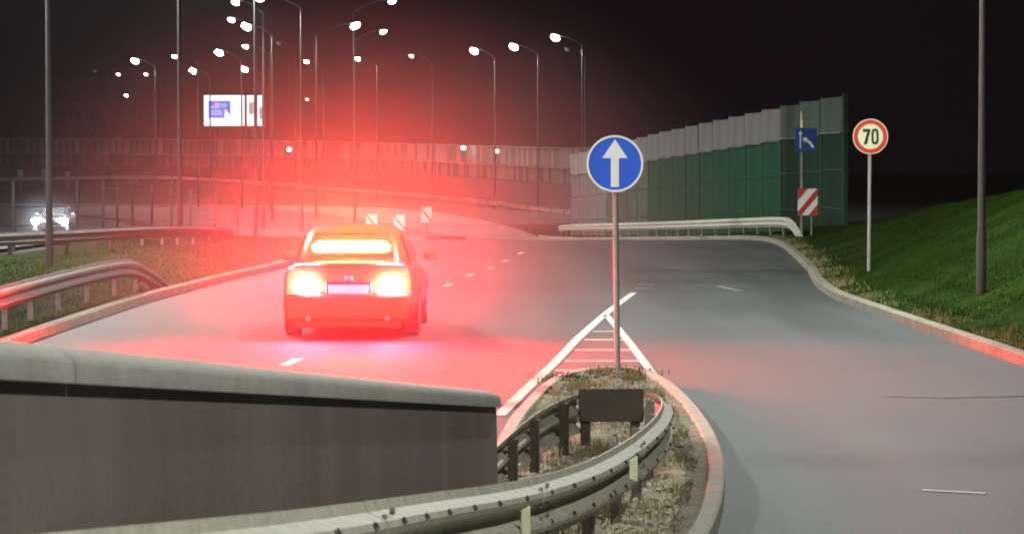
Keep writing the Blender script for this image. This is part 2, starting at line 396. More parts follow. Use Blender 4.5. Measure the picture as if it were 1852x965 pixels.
# ---------------------------------------------------------------- crash barriers
_w = [(0, 0), (.012, .035), (.075, .062), (.083, .085), (.075, .108), (.012, .137), (.004, .155), (.012, .173), (.075, .202), (.083, .225), (.075, .248), (.012, .275), (0, .31)]
def w_prof(side):
    a = [(x * side, z) for x, z in _w]; b = [((x - .008) * side, z) for x, z in _w]
    return a + b[::-1]
def post_mb(h, w=.10, d=.055):
    m = MB(); m.box((0, 0, h / 2), (.012, w, h)); m.box((d / 2, w / 2 - .006, h / 2), (d, .012, h - .002)); m.box((d / 2, -w / 2 + .006, h / 2), (d, .012, h - .002)); return m
def guard_rail(name, label, pts, side, post_step=2.0, top=.70, mat_b='galv', mat_p='galv_dark', grp=None, slots=0, post_w=.10, ground=zg, skip_post=0):
    root = thing(name, label, 'crash barrier', tuple(Vector((pts[0].x, pts[0].y, ground(pts[0].y)))), 0, grp); o = root.location.copy()
    P = [p - o for p in pts]
    MB().loft(sweep([p + Vector((0, 0, -.31)) for p in P], w_prof(side))).build('beam', mat_b, root, True)
    me = None; acc = 0; i0 = pts[0]; ns = normals(P)
    acc = skip_post
    for k in range(1, len(P)):
        acc += (P[k] - P[k - 1]).length
        if acc >= post_step:
            acc = 0; n = ns[k]; h = pts[k].z - ground(pts[k].y) - .05
            if h < .2: continue
            ob = post_mb(h + .25, post_w).build('post', mat_p, root)
            q = P[k] - n * side * .05; ob.location = (q.x, q.y, P[k].z - h - .05 - .25 + .03)
            ob.rotation_euler = (0, 0, math.atan2(n.y, n.x))
    if slots:
        for f in (.30, .52, .74):
            k = int(len(P) * f); seg = P[k - 1:k + 2]
            pr = [(x + .005 * side, z) for x, z in w_prof(side)]
            MB().loft(sweep([p + Vector((0, 0, -.31)) for p in seg], pr)).build('splice', mat_b, root, True)
            n = ns[k]
            for dz in (-.045, -.125, -.185, -.265):
                for dt in (-.09, .09):
                    q = P[k] + n * side * .056 + Vector((-n.y, n.x, 0)) * dt + Vector((0, 0, dz))
                    bo = MB().tube([(0, 0, 0), (.016, 0, 0)], .012, 8).build('bolt', 'galv_dark', root); bo.location = q; bo.rotation_euler = (0, 0, math.atan2(n.y * side, n.x * side))
        me = None; acc = 0
        for k in range(1, len(P) - 1):
            acc += (P[k] - P[k - 1]).length
            if acc >= slots:
                acc = 0; n = ns[k]; ang = math.atan2(n.y, n.x)
                for dz in (-.085, -.225):
                    for dt in (-.022, .022):
                        q = P[k] + n * side * .0825 + Vector((-n.y, n.x, 0)) * dt + Vector((0, 0, dz + .014))
                        if me is None:
                            s = MB().box((0, 0, 0), (.006, .012, .026), ch=.003).build('slot', 'slot', root); me = s.data
                        else: s = raw('slot', me, root)
                        s.location = q; s.rotation_euler = (0, R(-35) * side, ang)
    return root

# near rail around the island: outer arm
RAILH = .66
arm_uvY = [(1168, 708, 22.2), (1186, 712, 21.8), (1199, 722, 20.9), (1197, 738, 20.1), (1184, 757, 19.0), (1150, 786, 17.6), (1100, 817, 16.0), (1040, 843, 14.7), (930, 872, 13.0), (780, 890, 11.0), (600, 914, 8.5), (450, 930, 7.6), (250, 948, 6.9), (0, 972, 6.2), (-300, 1000, 5.6)]
arm = [at(*p) for p in arm_uvY]
arm = smooth_path(arm, .15, 2)
near = guard_rail('crash_barrier', 'bright galvanised crash barrier curving round the gravel island in front', arm, -1, 1.33, slots=.62, skip_post=.4)
def reflector(root, u, v, Y):
    q = at(u, v, Y) - root.location
    m = MB().prism([(-.022, -.05), (.022, -.07), (.022, .07), (-.022, .05)], -.006, .006)
    o = m.build('reflector', 'sign_cream', root); o.location = q; o.rotation_euler = (0, 0, R(25))
reflector(near, 1146, 848, 15.55)
reflector(near, 950, 942, 12.65)
# inner arm, seen from behind
left_uvY = [(1060, 707, 22.2), (1030, 716, 21.8), (985, 736, 20.9), (945, 764, 19.6), (905, 800, 18.2), (870, 832, 17.2), (800, 880, 16)]
la = smooth_path([at(*p) for p in left_uvY], .2, 2)
guard_rail('crash_barrier', 'crash barrier arm seen from behind between parapet end and dark nose plate', la, 1, 1.3, skip_post=.6, mat_p='brown_plate')
# dark plate at the nose
c0 = at(1105, 732, 22.0); s0 = F_PX / 22.0
pl = thing('nose_plate', 'dark brown plate on two posts closing the crash barrier nose', 'plate', (c0.x, 22.0, zg(22)))
MB().box((0, 0, c0.z), (118 / s0, .03, 60 / s0), ch=.008).build('board', 'brown_plate', pl)
for sx in (-46, 44):
    MB().box((sx / s0, .05, (c0.z + .1) / 2), (18 / s0, .06, c0.z + .1), ch=.006).build('leg', 'brown_plate', pl)

# crash barrier below the sound wall
rz_pts = [(8.62, 83.2, -.66), (8.60, 84.0, -.40), (8.50, 85.6, -.05), (8.40, 87, .0), (8.10, 90, 0), (5.75, 113, 0), (2.75, 146, 0), (2.5, 149, -.1)]
pts = smooth_path([Vector((x, y, zg(y) + .72 + dz)) for x, y, dz in rz_pts], 1., 2)
guard_rail('crash_barrier', 'long pale crash barrier along the foot of the green sound wall', pts, -1, 2.0)
# near-left crash barrier with sloping terminal
lp = [(308, 514, 50.6), (290, 500, 50.2), (262, 479, 49.2), (238, 467, 47.8), (200, 470, 46.0), (120, 487, 42.5), (0, 517, 37.0), (-150, 560, 31), (-400, 640, 25)]
pts = smooth_path([at(*p) for p in lp], .4, 2)
guard_rail('crash_barrier', 'crash barrier with sloping end on grass beside the kerb', pts, -1, 2.0, mat_b='galv_shaded')
# dark rail of the opposite carriageway
lp = [(-60, 424, 64), (0, 421, 66), (120, 416, 68), (250, 409, 72), (330, 408, 78), (420, 412, 84)]
pts = smooth_path([at(*p) for p in lp], .6, 2)
guard_rail('crash_barrier', 'dark crash barrier in front of the oncoming headlights', pts, 1, 2.0, mat_b='galv_dark')  # backlit beam: its shade is put into a darker steel colour
# rail in front of the far sound wall, on its bank
FR = [(1046, 381, 196), (960, 372, 215), (860, 359, 245), (760, 350, 266), (620, 339, 282), (500, 330, 291), (380, 321, 297), (270, 317, 300), (120, 319, 303), (-40, 322, 305)]
frp = smooth_path([at(*p) for p in FR], 2., 2)
_fx = np.array([p.x for p in frp])[::-1]; _fy = np.array([p.y for p in frp])[::-1]; _fz = np.array([p.z for p in frp])[::-1]
frz = lambda y: float(np.interp(y, np.array([p.y for p in frp]), np.array([p.z for p in frp]))) - .75
guard_rail('crash_barrier', 'thin far crash barrier in front of the distant sound wall', frp, 1, 4.0, ground=frz)
# bank carrying it
vs_, fs_ = [], []
for i, p in enumerate(frp):
    for k, (dy, dz) in enumerate([(-26, None), (-13, None), (-3, -.8), (0, -.76), (16, -.7)]):
        y = p.y + dy; z = p.z + dz if dz is not None else (zg(y) - .07 if k == 0 else (p.z - .8) * .45 + (zg(y) - .07) * .55)
        vs_.append((p.x - dy * .12, y, z))
for i in range(len(frp) - 1):
    for k in range(4): fs_.append((i * 5 + k, i * 5 + k + 1, i * 5 + 6 + k, i * 5 + 5 + k))
struct(MB().add(vs_, fs_).build('far_bank', 'earth', smooth=True))

# ---------------------------------------------------------------- concrete parapet with round cap
wa, wb = at(862, 708, 15.5), at(-20, 622, 6.45); wdir = (wb - wa); wend = wb + wdir * .25
root = thing('parapet_wall', 'concrete parapet wall with rounded cap in front of the road', 'wall', (wa.x, wa.y, zg(wa.y)))
o = root.location
wp = resample([wa - o, wend - o], .5)
def wall_mb(p0, p1):
    m = MB(); rr = []
    for p in resample([p0, p1], .6):
        rr.append(p)
    n = normals(rr); rings = []
    for p, q in zip(rr, n):
        zb = zg(p.y + o.y) - o.z - .2
        rings.append([p + q * a + Vector((0, 0, b)) for a, b in ((-.11, -.085), (.11, -.085))] + [Vector((p.x, p.y, zb)) + q * .13, Vector((p.x, p.y, zb)) - q * .13])
    return m.loft(rings)
wall_mb(wa - o, wend - o).build('wall_face', 'concrete', root)
L = (wend - wa).length; tj = [0, .30, .555, .80, 1.0]
tj = [0, .36, .778, 1.0]
for a, b2 in zip(tj, tj[1:]):
    A = (wa - o).lerp(wend - o, a); B = (wa - o).lerp(wend - o, b2); d = (B - A).normalized()
    A = A + d * .003; B = B - d * .003
    prof = [(.135 * math.cos(t), .05 * math.sin(t) - .04) for t in [math.pi * k / 10 for k in range(11)]] + [(-.135, -.085), (.135, -.085)]
    MB().loft(sweep(resample([A, B], .5), prof)).build('cap_stone', 'cap', root, True)

# ---------------------------------------------------------------- traffic signs
def disc(r, n=48, cz=0): return [(r * math.cos(2 * math.pi * k / n), cz + r * math.sin(2 * math.pi * k / n)) for k in range(n)]
def ring_mb(r0, r1, y0, y1, n=48):
    m = MB(); rings = []
    for (r, y) in ((r1, y0), (r1, y1), (r0, y1), (r0, y0), (r1, y0)):
        rings.append([(r * math.cos(2 * math.pi * k / n), y, r * math.sin(2 * math.pi * k / n)) for k in range(n)])
    return m.loft(rings, cap=False)
# round blue ahead-only sign
Y = 30.0; S = F_PX / Y
c = at(1112, 296, Y); base = at(1118, 697, Y)
t = thing('traffic_sign', 'round blue sign with white upward arrow on a slim pole', 'traffic sign', (base.x, Y, zg(Y)), 0)
dx = c.x - base.x; dz = c.z - zg(Y)
MB().tube([(0, .0, -.3), (dx, .03, dz + .2)], .030, 14).build('pole', 'steel_pole', t, True)
MB().box((0, 0, .09), (.16, .16, .06), ch=.02).build('pole_base', 'kerb', t)
pp = MB().prism(disc(.298), -.012, .0).build('face', 'sign_blue', t); pp.location = (dx, -.012, dz)
rg = ring_mb(.280, .302, -.020, .006).build('rim', 'sign_white', t); rg.location = (dx, -.012, dz)
k = .30 / 51.
ar = [(-7.3, -42), (7.3, -42), (7.3, 10), (23, 10), (0, 44), (-23, 10), (-7.3, 10)]
aw = MB().prism([(x * k, z * k) for x, z in ar], -.004, .0).build('arrow', 'sign_white', t); aw.location = (dx, -.0255, dz)
for zz in (-.15, .15):
    cl = MB().box((0, .02, zz), (.10, .05, .035), ch=.005).build('bracket', 'dark_metal', t); cl.location = (dx, -.008, dz)
# speed limit sign
Y = 53.0; S = F_PX / Y; c = at(1574, 247, Y); base = at(1571, 468, Y)
bz = berm_z(base.x, Y)
t = thing('traffic_sign', 'round red-rimmed speed limit sign reading 70 on the grass slope', 'traffic sign', (base.x, Y, bz))
dx = c.x - base.x; dz = c.z - bz; r = 31.5 / S
MB().tube([(0, 0, -.4), (dx, .03, dz + .2)], .032, 14).build('pole', 'steel_pole', t, True)
pp = MB().prism(disc(r), -.012, 0).build('face', 'sign_cream', t); pp.location = (dx, -.015, dz)
rg = ring_mb(r * .72, r * .965, -.016, .004).build('red_rim', 'sign_red', t); rg.location = (dx, -.015, dz)
rg = ring_mb(r * .965, r * 1.01, -.014, .004).build('rim', 'sign_cream', t); rg.location = (dx, -.015, dz)
h = r * .88; st = r * .155
seven = [(-.44 * r, .44 * r), (-.44 * r, .26 * r), (-.19 * r, .26 * r), (-.39 * r, -.44 * r), (-.20 * r, -.44 * r), (-.01 * r, .30 * r), (-.01 * r, .44 * r)]
dg = MB().prism(seven, -.004, 0).build('digit_seven', 'sign_black', t); dg.location = (dx, -.0285, dz)
m = MB(); rings = []
def sup(a, b2, n=32): return [(a * math.copysign(abs(math.cos(q)) ** .6, math.cos(q)), b2 * math.copysign(abs(math.sin(q)) ** .6, math.sin(q))) for q in [2 * math.pi * k / n for k in range(n)]]
oo, ii = sup(.21 * r, .45 * r), sup(.075 * r, .31 * r)
for pr, yy in ((oo, -.004), (oo, 0), (ii, 0), (ii, -.004), (oo, -.004)): rings.append([(x + .26 * r, yy, z) for x, z in pr])
dg = m.loft(rings, cap=False).build('digit_zero', 'sign_black', t); dg.location = (dx, -.0285, dz)
# merge sign + hazard plate at the end of the crash barrier
Y = 83.8; S = F_PX / Y; bx = xat(1457, Y, 1)
t = thing('traffic_sign', 'square dark blue merging lanes sign with two white arrows on a post', 'traffic sign', (bx, Y, zg(Y)))
cz = at(1457, 253, Y).z - zg(Y)
MB().tube([(-.10, .04, -.3), (-.10, .04, cz + .80)], .045, 12).build('pole', 'galv_dark', t, True)
MB().tube([(-.10, .04, cz + .36), (-.10, .04, cz + .60)], .060, 12).build('sleeve', 'sign_cream', t, True)
MB().tube([(-.10, .04, cz + .61), (-.10, .04, cz + .84)], .060, 12).build('sleeve', 'galv', t, True)
w = .32; MB().box((0, -.02, cz), (2 * w, .02, .70), ch=.006).build('face', 'sign_navy', t)
k = .0165
up = [(-1.2, -15), (1.2, -15), (1.2, 10), (4, 10), (0, 17), (-4, 10), (-1.2, 10)]
o2 = MB().prism([(x * k - 10 * k, z * k) for x, z in up], -.004, 0).build('arrow', 'sign_white', t); o2.location = (0, -.031, cz)
mg = [(-5.5, 3.5), (3, 4.5), (.8, .8), (7, -3), (11, -8), (15, -14), (12.2, -16), (8, -10.5), (4.5, -6.5), (-1, -2.4), (-3, -5.5)]
mg = [(-5.5, 3.0), (2.5, 3.2), (.6, 0.2), (7, -4.6), (12, -14), (15.8, -13), (10, -2.4), (3.2, 3.0)]
mg = [(-6.5, 4), (-3.2, -4.2), (-1.3, -1.6), (5, -6), (10.8, -14.5), (15.2, -12.6), (8.6, -3.0), (1.5, 1.6), (3.2, 4.2)]
o2 = MB().prism([(x * k, z * k) for x, z in mg], -.004, 0).build('merge_arrow', 'sign_white', t); o2.location = (0, -.031, cz)
Y = 83.0; S = F_PX / Y; c = at(1461, 365, Y)
t = thing('hazard_marker', 'red and white striped hazard plate at the crash barrier end', 'hazard marker', (c.x, Y, zg(Y)))
MB().tube([(.12, .04, -.3), (.12, .04, c.z - zg(Y) + .1)], .03, 10).build('pole', 'galv_dark', t, True)
def striped(t, c, w, h, cz, red='sign_red', white='sign_white', bands=None, flip=1, yb=0.):
    MB().box((0, yb, cz), (w, .016, h), ch=.004).build('plate', white, t)
    bm_w = bands or [(-1.35, -.9), (-.25, .25), (.95, 1.5)]
    # diagonal bands clipped to the plate: band is all points with a <= x*s+z*q < b
    for a, bb in bm_w:
        poly = [(-w / 2, -h / 2), (w / 2, -h / 2), (w / 2, h / 2), (-w / 2, h / 2)]
        f = lambda p: (p[1] / (h / 2)) - flip * (p[0] / (w / 2)) * .9
        for lim, sgn in ((a, 1), (bb, -1)):
            out = []
            for i in range(len(poly)):
                p, q = poly[i], poly[(i + 1) % len(poly)]; fp, fq = sgn * (f(p) - lim), sgn * (f(q) - lim)
                if fp >= 0: out.append(p)
                if fp * fq < 0:
                    s = fp / (fp - fq); out.append((p[0] + (q[0] - p[0]) * s, p[1] + (q[1] - p[1]) * s))
            poly = out
            if len(poly) < 3: break
        if len(poly) >= 3:
            o = MB().prism(poly, -.004, 0).build('stripe', red, t); o.location = (0, yb - .0125, cz)
striped(t, None, 36 / S, 48 / S, c.z - zg(Y), bands=[(-1.9, -1.05), (-.42, .18), (1.0, 1.9)])
# three chevron plates on the far island
for (u, v, w, h, lab) in [(672, 400, 20, 26, 'small white hazard plate with dark diagonal directly above the car roof'), (722, 402, 20, 28, 'middle white hazard plate of three on the far traffic island'), (771, 388, 19, 28, 'highest white hazard plate at the tip of the far island')]:
    Y = 112.0 if v > 395 else 120.0; S = F_PX / Y; c = at(u, v, Y)
    t = thing('hazard_marker', lab, 'hazard marker', (c.x, Y, zg(Y)), group='hazard plates on the far island')
    MB().tube([(0, .03, -.1), (0, .03, c.z - zg(Y) + .1)], .03, 8).build('pole', 'galv_dark', t, True)
    striped(t, None, w / S, h / S, c.z - zg(Y), red='sign_black', bands=[(-.16, .16)], flip=-1)
# low red-paved far island
pts = []
c = Vector((-4.6, 114, 0))
for k in range(28):
    q = 2 * math.pi * k / 28; pts.append((c.x + 2.5 * math.cos(q) - .08 * 9 * math.sin(q), c.y + 10 * math.sin(q)))
vs_ = [(x, y, zg(y) + .13) for x, y in pts] + [(x, y, zg(y) - .05) for x, y in pts]
fs_ = [tuple(range(28))] + [(i, (i + 1) % 28, 28 + (i + 1) % 28, 28 + i) for i in range(28)]
struct(MB().add(vs_, fs_).build('traffic_island', 'red_brick_surface'))
struct(MB().loft(sweep([Vector((x, y, zg(y))) for x, y in pts + pts[:1]], [(0, 0), (0, .15), (.16, .15), (.16, -.05)])).build('kerb_far_island', 'kerb'))

# ---------------------------------------------------------------- sound walls
def along(a, b, n): return [a.lerp(b, i / n) for i in range(n + 1)]
A, B = Vector((10.35, 87.6, 0)), Vector((3.15, 148, 0)); NB = 20
root = thing('sound_wall', 'green sound wall with grey top panels behind the crash barrier', 'wall', (A.x, A.y, zg(A.y))); o = root.location
ang = math.atan2(B.y - A.y, B.x - A.x); bl = (B - A).length / NB
top_z = lambda y: float(np.interp(y, [86, 92, 120, 150], [4.38, 4.28, 3.55, 2.55]))
shared = {}
def panel(name, key, dims, m, root, loc, rot, ch=.02):
    if key not in shared: ob = MB().box((0, 0, 0), dims, ch=ch).build(name, m, root); shared[key] = ob.data
    else: ob = raw(name, shared[key], root)
    ob.location = loc; ob.rotation_euler = rot; return ob
for i in range(NB + 1):
    p = A.lerp(B, i / NB); g = zg(p.y) - .25; zt = top_z(p.y); jit = random.uniform(-.03, .03)
    ht = zt - g
    MB().box((0, 0, 0), (.09, .16, ht + .1), ch=.01).build('post', 'frame_green' if i < 14 else 'galv_dark', root)
    bpy.context.view_layer.update() if False else None
    ob = col.objects[-1]
    ob.location = (p.x - o.x, p.y - o.y, g + ht / 2 + .05 - o.z); ob.rotation_euler = (0, 0, ang)
    if i == NB: break
    q = A.lerp(B, (i + .5) / NB); g = zg(q.y) - .2; zt = top_z(q.y); th = 1.08
    body = zt - th - g; gm = 'panel_green_shaded' if i < 3 else 'panel_green' if i < 12 else ('panel_dim' if i < 16 else 'panel_grey')  # painted in: shade darkens near-end panes, glow greys the far ones
    lean = R(random.uniform(-.8, .8))
    def put(name, zc, hh, m, off, t=.08, ch=.02):
        ob = MB().box((0, 0, 0), (bl - .12, t, hh), ch=ch).build(name, m, root)
        nx, ny = -math.sin(ang), math.cos(ang)
        ob.location = (q.x - o.x + nx * off, q.y - o.y + ny * off, zc - o.z); ob.rotation_euler = (lean * .5, 0, ang + lean); return ob
    put('top_panel', zt - th / 2, th, 'panel_pale' if i > 12 else ('panel_grey' if i > 2 else 'panel_dim'), .04, .12)  # top panels of the shaded near end get a darker colour
    put('rail', zt - th - .03, .06, 'panel_grey', .06, .16, .01)
    n = 3
    for kk in range(n):
        hh = body / n; put('green_pane' if i < 12 else 'glow_grey_pane', g + hh * (kk + .5), hh - .05, gm, 0)
        if kk: put('rail', g + hh * kk, .045, 'frame_green' if i < 14 else 'panel_grey', .03, .1, .008)

# far sound wall: boards one by one
wallp = [(1066, 268, 222), (1000, 268, 234), (900, 265, 252), (780, 261, 272), (640, 258, 288), (500, 254, 297), (300, 252, 304), (100, 251, 308), (-60, 250, 311)]
wp = smooth_path([at(*p) for p in wallp], .82, 2)
wp2 = []
acc = 0
for p, q in zip(wp, wp[1:]): wp2.append(p)
root = thing('sound_wall', 'long distant sound wall of upright pale boards across the horizon', 'wall', (wp[0].x, wp[0].y, 0)); o = root.location
# even spacing
ev = [wp[0]]; d = 0
for p, q in zip(wp, wp[1:]):
    seg = (q - p).length; s = 0
    while d + seg - s >= .84:
        s += .84 - d; d = 0; ev.append(p.lerp(q, s / seg))
    d += seg - s
boards = {}
pale = ['panel_pale', 'panel_grey', 'panel_dim']
for i in range(len(ev) - 1):
    p, q = ev[i], ev[i + 1]; c = (p + q) / 2; a = math.atan2(q.y - p.y, q.x - p.x)
    tz = c.z + random.uniform(-.05, .05)
    for row, (zt, hh) in enumerate(((0, 1.55), (-1.66, 1.25))):
        mm = pale[0] if random.random() < .5 else pale[1]
        if row: mm = pale[1] if random.random() < .6 else pale[2]
        key = (row, mm)
        wd = .60 if random.random() < .5 else .72
        key = (row, mm, wd)
        if key not in boards: ob = MB().box((0, 0, 0), (wd, .10, hh), ch=.02).build('board', mm, root); boards[key] = ob.data
        else: ob = raw('board', boards[key], root)
        ob.location = (c.x - o.x, c.y - o.y, tz + zt - hh / 2); ob.rotation_euler = (0, 0, a + R(random.uniform(-3, 3)))
for name, zt, hh, th, m, off in (('capping_rail', .05, .09, .2, 'panel_pale', 0), ('middle_rail', -1.58, .09, .2, 'panel_pale', 0), ('backing', -.02, 2.9, .06, 'panel_dim', .12), ('lower_panel', -2.95, 2.6, .16, 'facade_dark', .0)):
    prof = [(off - th / 2, zt), (off + th / 2, zt), (off + th / 2, zt - hh), (off - th / 2, zt - hh)]
    MB().loft(sweep([p - o for p in ev], prof)).build(name, m, root)

# ---------------------------------------------------------------- mesh fence on the left
root = thing('wire_fence', 'dark post and wire fence between the two carriageways', 'fence', (xat(20, 74), 74, zg(74))); o = root.location
fpts = [Vector((xat(u, y), y, zg(y))) for u, y in ((-60, 74), (25, 76), (140, 80), (187, 83), (212, 86), (240, 89), (275, 93), (310, 97), (345, 101), (390, 107), (430, 114))]
for p in fpts:
    MB().box((0, 0, .85), (.08, .08, 1.9), ch=.008).build('post', 'dark_metal', root); ob = col.objects[-1]; ob.location = p - o
for a, b2 in zip(fpts, fpts[1:]):
    m = MB()
    for z in (.15, .6, 1.1, 1.6): m.tube([a - o + Vector((0, 0, z)), b2 - o + Vector((0, 0, z))], .012, 5)
    m.build('wire_run', 'dark_metal', root)
# row of pale reflector boards
for j, (u, v, Y) in enumerate([(37, 315, 290), (80, 313, 292), (122, 318, 294)]):
    c = at(u, v, Y); labs = ['small pale marker plate leftmost above the oncoming headlights', 'small pale marker plate between two others above the headlights', 'small pale marker plate rightmost above the oncoming headlights']
    zf = -.0
    t = thing('marker_plate', labs[j], 'marker plate', (c.x, Y, c.z - 1.2), group='marker plates before the far sound wall')
    MB().tube([(0, .03, -.6), (0, .03, 1.2)], .05, 8).build('pole', 'galv_dark', t)
    MB().box((0, 0, 1.2), (.55, .04, .9), Matrix.Identity(4), .02).build('plate', 'panel_pale', t)

# ---------------------------------------------------------------- street lamps
def lamp(label, x, y, zb, ztop, arm_x, glowm='lamp_white', power=0, col_=LAMP_COL, r0=.085, arm_y=0., rise=.75, grp='street lamps along the road', pm='steel_pole', big=1.0):
    t = thing('street_lamp', label, 'street lamp', (x, y, zb), 0, grp); h = ztop - zb
    MB().tube([(0, 0, -.4), (0, 0, .9), (0, 0, 1.0), (0, 0, h)], [r0 * 1.25, r0 * 1.25, r0, r0 * .6], 12).build('pole', pm, t, True)
    pts = [(arm_x * s, arm_y * s, h - .05 + rise * math.sin(s * math.pi / 2)) for s in (0, .15, .35, .6, .85, 1)]
    MB().tube(pts, [.05, .05, .045, .04, .035, .035], 8).build('arm', pm, t, True)
    s = 1 if arm_x > 0 else -1
    hx = arm_x + s * .25; hz = h - .05 + rise
    hd = MB(); rings = []
    for q, wy, wz in ((-.32, .05, .04), (-.2, .11, .06), (.1, .15, .075), (.3, .12, .06), (.38, .05, .03)):
        rings.append([(hx + s * q, arm_y + wy * math.cos(a), hz + .02 + wz * math.sin(a) * (1 if math.sin(a) > 0 else .35)) for a in [2 * math.pi * k / 12 for k in range(12)]])
    head = hd.loft(rings).build('lamp_head', 'galv_dark', t, True)
    rings = []; ct, st_ = math.cos(R(28)), s * math.sin(R(28))
    for q in range(1, 8):
        a = q / 8 * math.pi; rr = math.sin(a); ring_ = []
        for b in [2 * math.pi * k / 10 for k in range(10)]:
            lx, ly, lz = .24 * big * rr * math.cos(b), .15 * big * rr * math.sin(b), .15 * big * math.cos(a)
            ring_.append((hx + s * .05 + lx * ct - lz * st_, arm_y + ly, hz - .10 * big + lx * st_ + lz * ct))
        rings.append(ring_)
    MB().loft(rings).build('lamp_glass', glowm, head, True)
    if power:
        ld = bpy.data.lights.new('lamp_bulb', 'SPOT'); ld.energy = power; ld.color = col_; ld.spot_size = R(168); ld.spot_blend = .25; ld.shadow_soft_size = .14
        lo = bpy.data.objects.new('lamp_bulb', ld); col.objects.link(lo); lo.parent = t; lo.location = (hx, arm_y, hz - .12 - .36 * big)
    return t
def far_lamp(hu, hv, pu, arm_left=True, g='lamp_white', label='', power=0):
    # head at image row hv is about 12 m above the low ground
    Y = F_PX / ((290 - hv) / 9.55); S = F_PX / Y
    x = xat(pu, Y, 8); hx = xat(hu, Y, 8)
    ax = hx - x; ax = ax - .25 * (1 if ax > 0 else -1)
    lamp(label, x, Y, zg(Y) - .05, 2.35 + 8.95, ax, g, power, r0=.095, pm='far_pole', big=1.5 if g == 'lamp_white' else 1.0)
FL = [
 (1005, 68, 1053, 'lamp_white', 'brightest street lamp standing just beside the round blue sign', FAR_LAMP),
 (930, 85, 973, 'lamp_white', 'second bright street lamp from the round blue sign', FAR_LAMP),
 (858, 92, 895, 'lamp_white', 'third bright street lamp from the round blue sign', FAR_LAMP),
 (745, 102, 782, 'lamp_faint', 'faint street lamp between the bright three and the red glow', 0),
 (648, 107, 682, 'lamp_soft', 'slim street lamp straight above the car in the far row', FAR_LAMP),
 (555, 112, 585, 'lamp_soft', 'low street lamp of the far row beside the tall bare poles', 0),
 (397, 95, 437, 'lamp_white', 'bright street lamp whose pole passes in front of the billboard', FAR_LAMP),
 (447, 48, 492, 'lamp_white', 'very bright large street lamp high above the billboard', FAR_LAMP),
 (350, 128, 380, 'lamp_white', 'bright street lamp close above the corner of the billboard', 0),
 (317, 103, 358, 'lamp_soft', 'street lamp with pole just beside the billboard edge', 0),
 (245, 110, 281, 'lamp_white', 'bright street lamp highest of the group near the dark building', FAR_LAMP),
 (265, 135, 291, 'lamp_faint', 'faint street lamp close beside a brighter one near the building', 0),
 (215, 135, 245, 'lamp_faint', 'faint street lamp nearest the dark building', 0),
 (443, 125, 475, 'lamp_white', 'bright street lamp right above the billboard slats', 0),
 (445, 85, 489, 'lamp_soft', 'weak street lamp under the very bright one above the billboard', 0),
 (428, 6, 476, 'lamp_soft', 'street lamp at the top edge above the billboard', 0),
 (420, 37, 463, 'lamp_soft', 'small street lamp beside the very bright one above the billboard', 0),
 (229, 173, 250, 'lamp_soft', 'small distant street lamp low beside the dark building', 0),
 (556, 180, 572, 'lamp_faint', 'smallest pinkish distant street lamp low between tall poles', 0)]
for hu, hv, pu, g, lab, pw in FL: far_lamp(hu, hv, pu, True, g, lab, pw)
# pole close behind the first one
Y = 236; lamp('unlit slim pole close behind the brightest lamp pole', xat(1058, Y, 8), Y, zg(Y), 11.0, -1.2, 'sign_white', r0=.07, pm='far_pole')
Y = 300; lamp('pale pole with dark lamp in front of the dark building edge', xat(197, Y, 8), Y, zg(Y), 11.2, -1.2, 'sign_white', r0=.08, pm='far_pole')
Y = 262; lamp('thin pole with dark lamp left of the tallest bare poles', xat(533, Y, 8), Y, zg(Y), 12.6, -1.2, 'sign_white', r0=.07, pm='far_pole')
# row on the left verge: arms over the road (heads of the near ones stand above the frame)
LV = [(88, 60, 'tall grey lamp pole in front of the oncoming headlights', NEAR_LAMP * 1.45, 'lamp_white'),
      (325, 95, 'tall lamp pole rising beside the billboard out of the frame', NEAR_LAMP * 1.5, 'lamp_white'),
      (462, 130, 'tall lamp pole rising behind the billboard slats out of the frame', NEAR_LAMP * 1.2, 'lamp_white'),
      (545, 165, 'tall lamp pole in the red glow rising out of the frame', NEAR_LAMP * .6, 'lamp_white'),
      (572, 200, 'thick lamp pole in the red glow with a very bright lamp', FAR_LAMP, 'lamp_white')]
for u, Y, lab, pw, g in LV:
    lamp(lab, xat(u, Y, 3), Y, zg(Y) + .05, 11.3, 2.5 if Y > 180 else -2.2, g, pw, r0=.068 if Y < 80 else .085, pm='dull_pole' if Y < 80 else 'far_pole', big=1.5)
lamp('bright lamp high above the red glow at the top edge', xat(640, 168, 8), 168, zg(168), 11.2, 2.0, 'lamp_white', 0, r0=.05, pm='far_pole')
lamp('round lamp a little above the red glow', xat(642, 208, 8), 208, zg(208), 11.2, 1.8, 'lamp_soft', 0, r0=.05, pm='far_pole')
# pole on the right slope an unseen row lamp, and fill lamps added near the camera
Y = 41; x = xat(1775, Y, 1)
lamp('tall grey lamp pole standing on the grass slope', x, Y, berm_z(x, Y) - .05, 11.0, -2.2, 'lamp_white', NEAR_LAMP * .85, r0=.058, pm='dull_pole')
lamp('unseen fill lamp added on the slope beside the camera', 9.2, 4, berm_z(9.2, 4) - .05, 12.0, -2.4, 'lamp_white', NEAR_LAMP * .5)
lamp('unseen street lamp of the left row abreast of the parapet', -9.4, 22, zg(22), 11.3, -2.2, 'lamp_white', NEAR_LAMP * .95, pm='dull_pole')
lamp('unseen lamp added behind the camera for front light', -9.0, -13, zg(-13), 13.5, -2.2, 'lamp_white', NEAR_LAMP * .6)

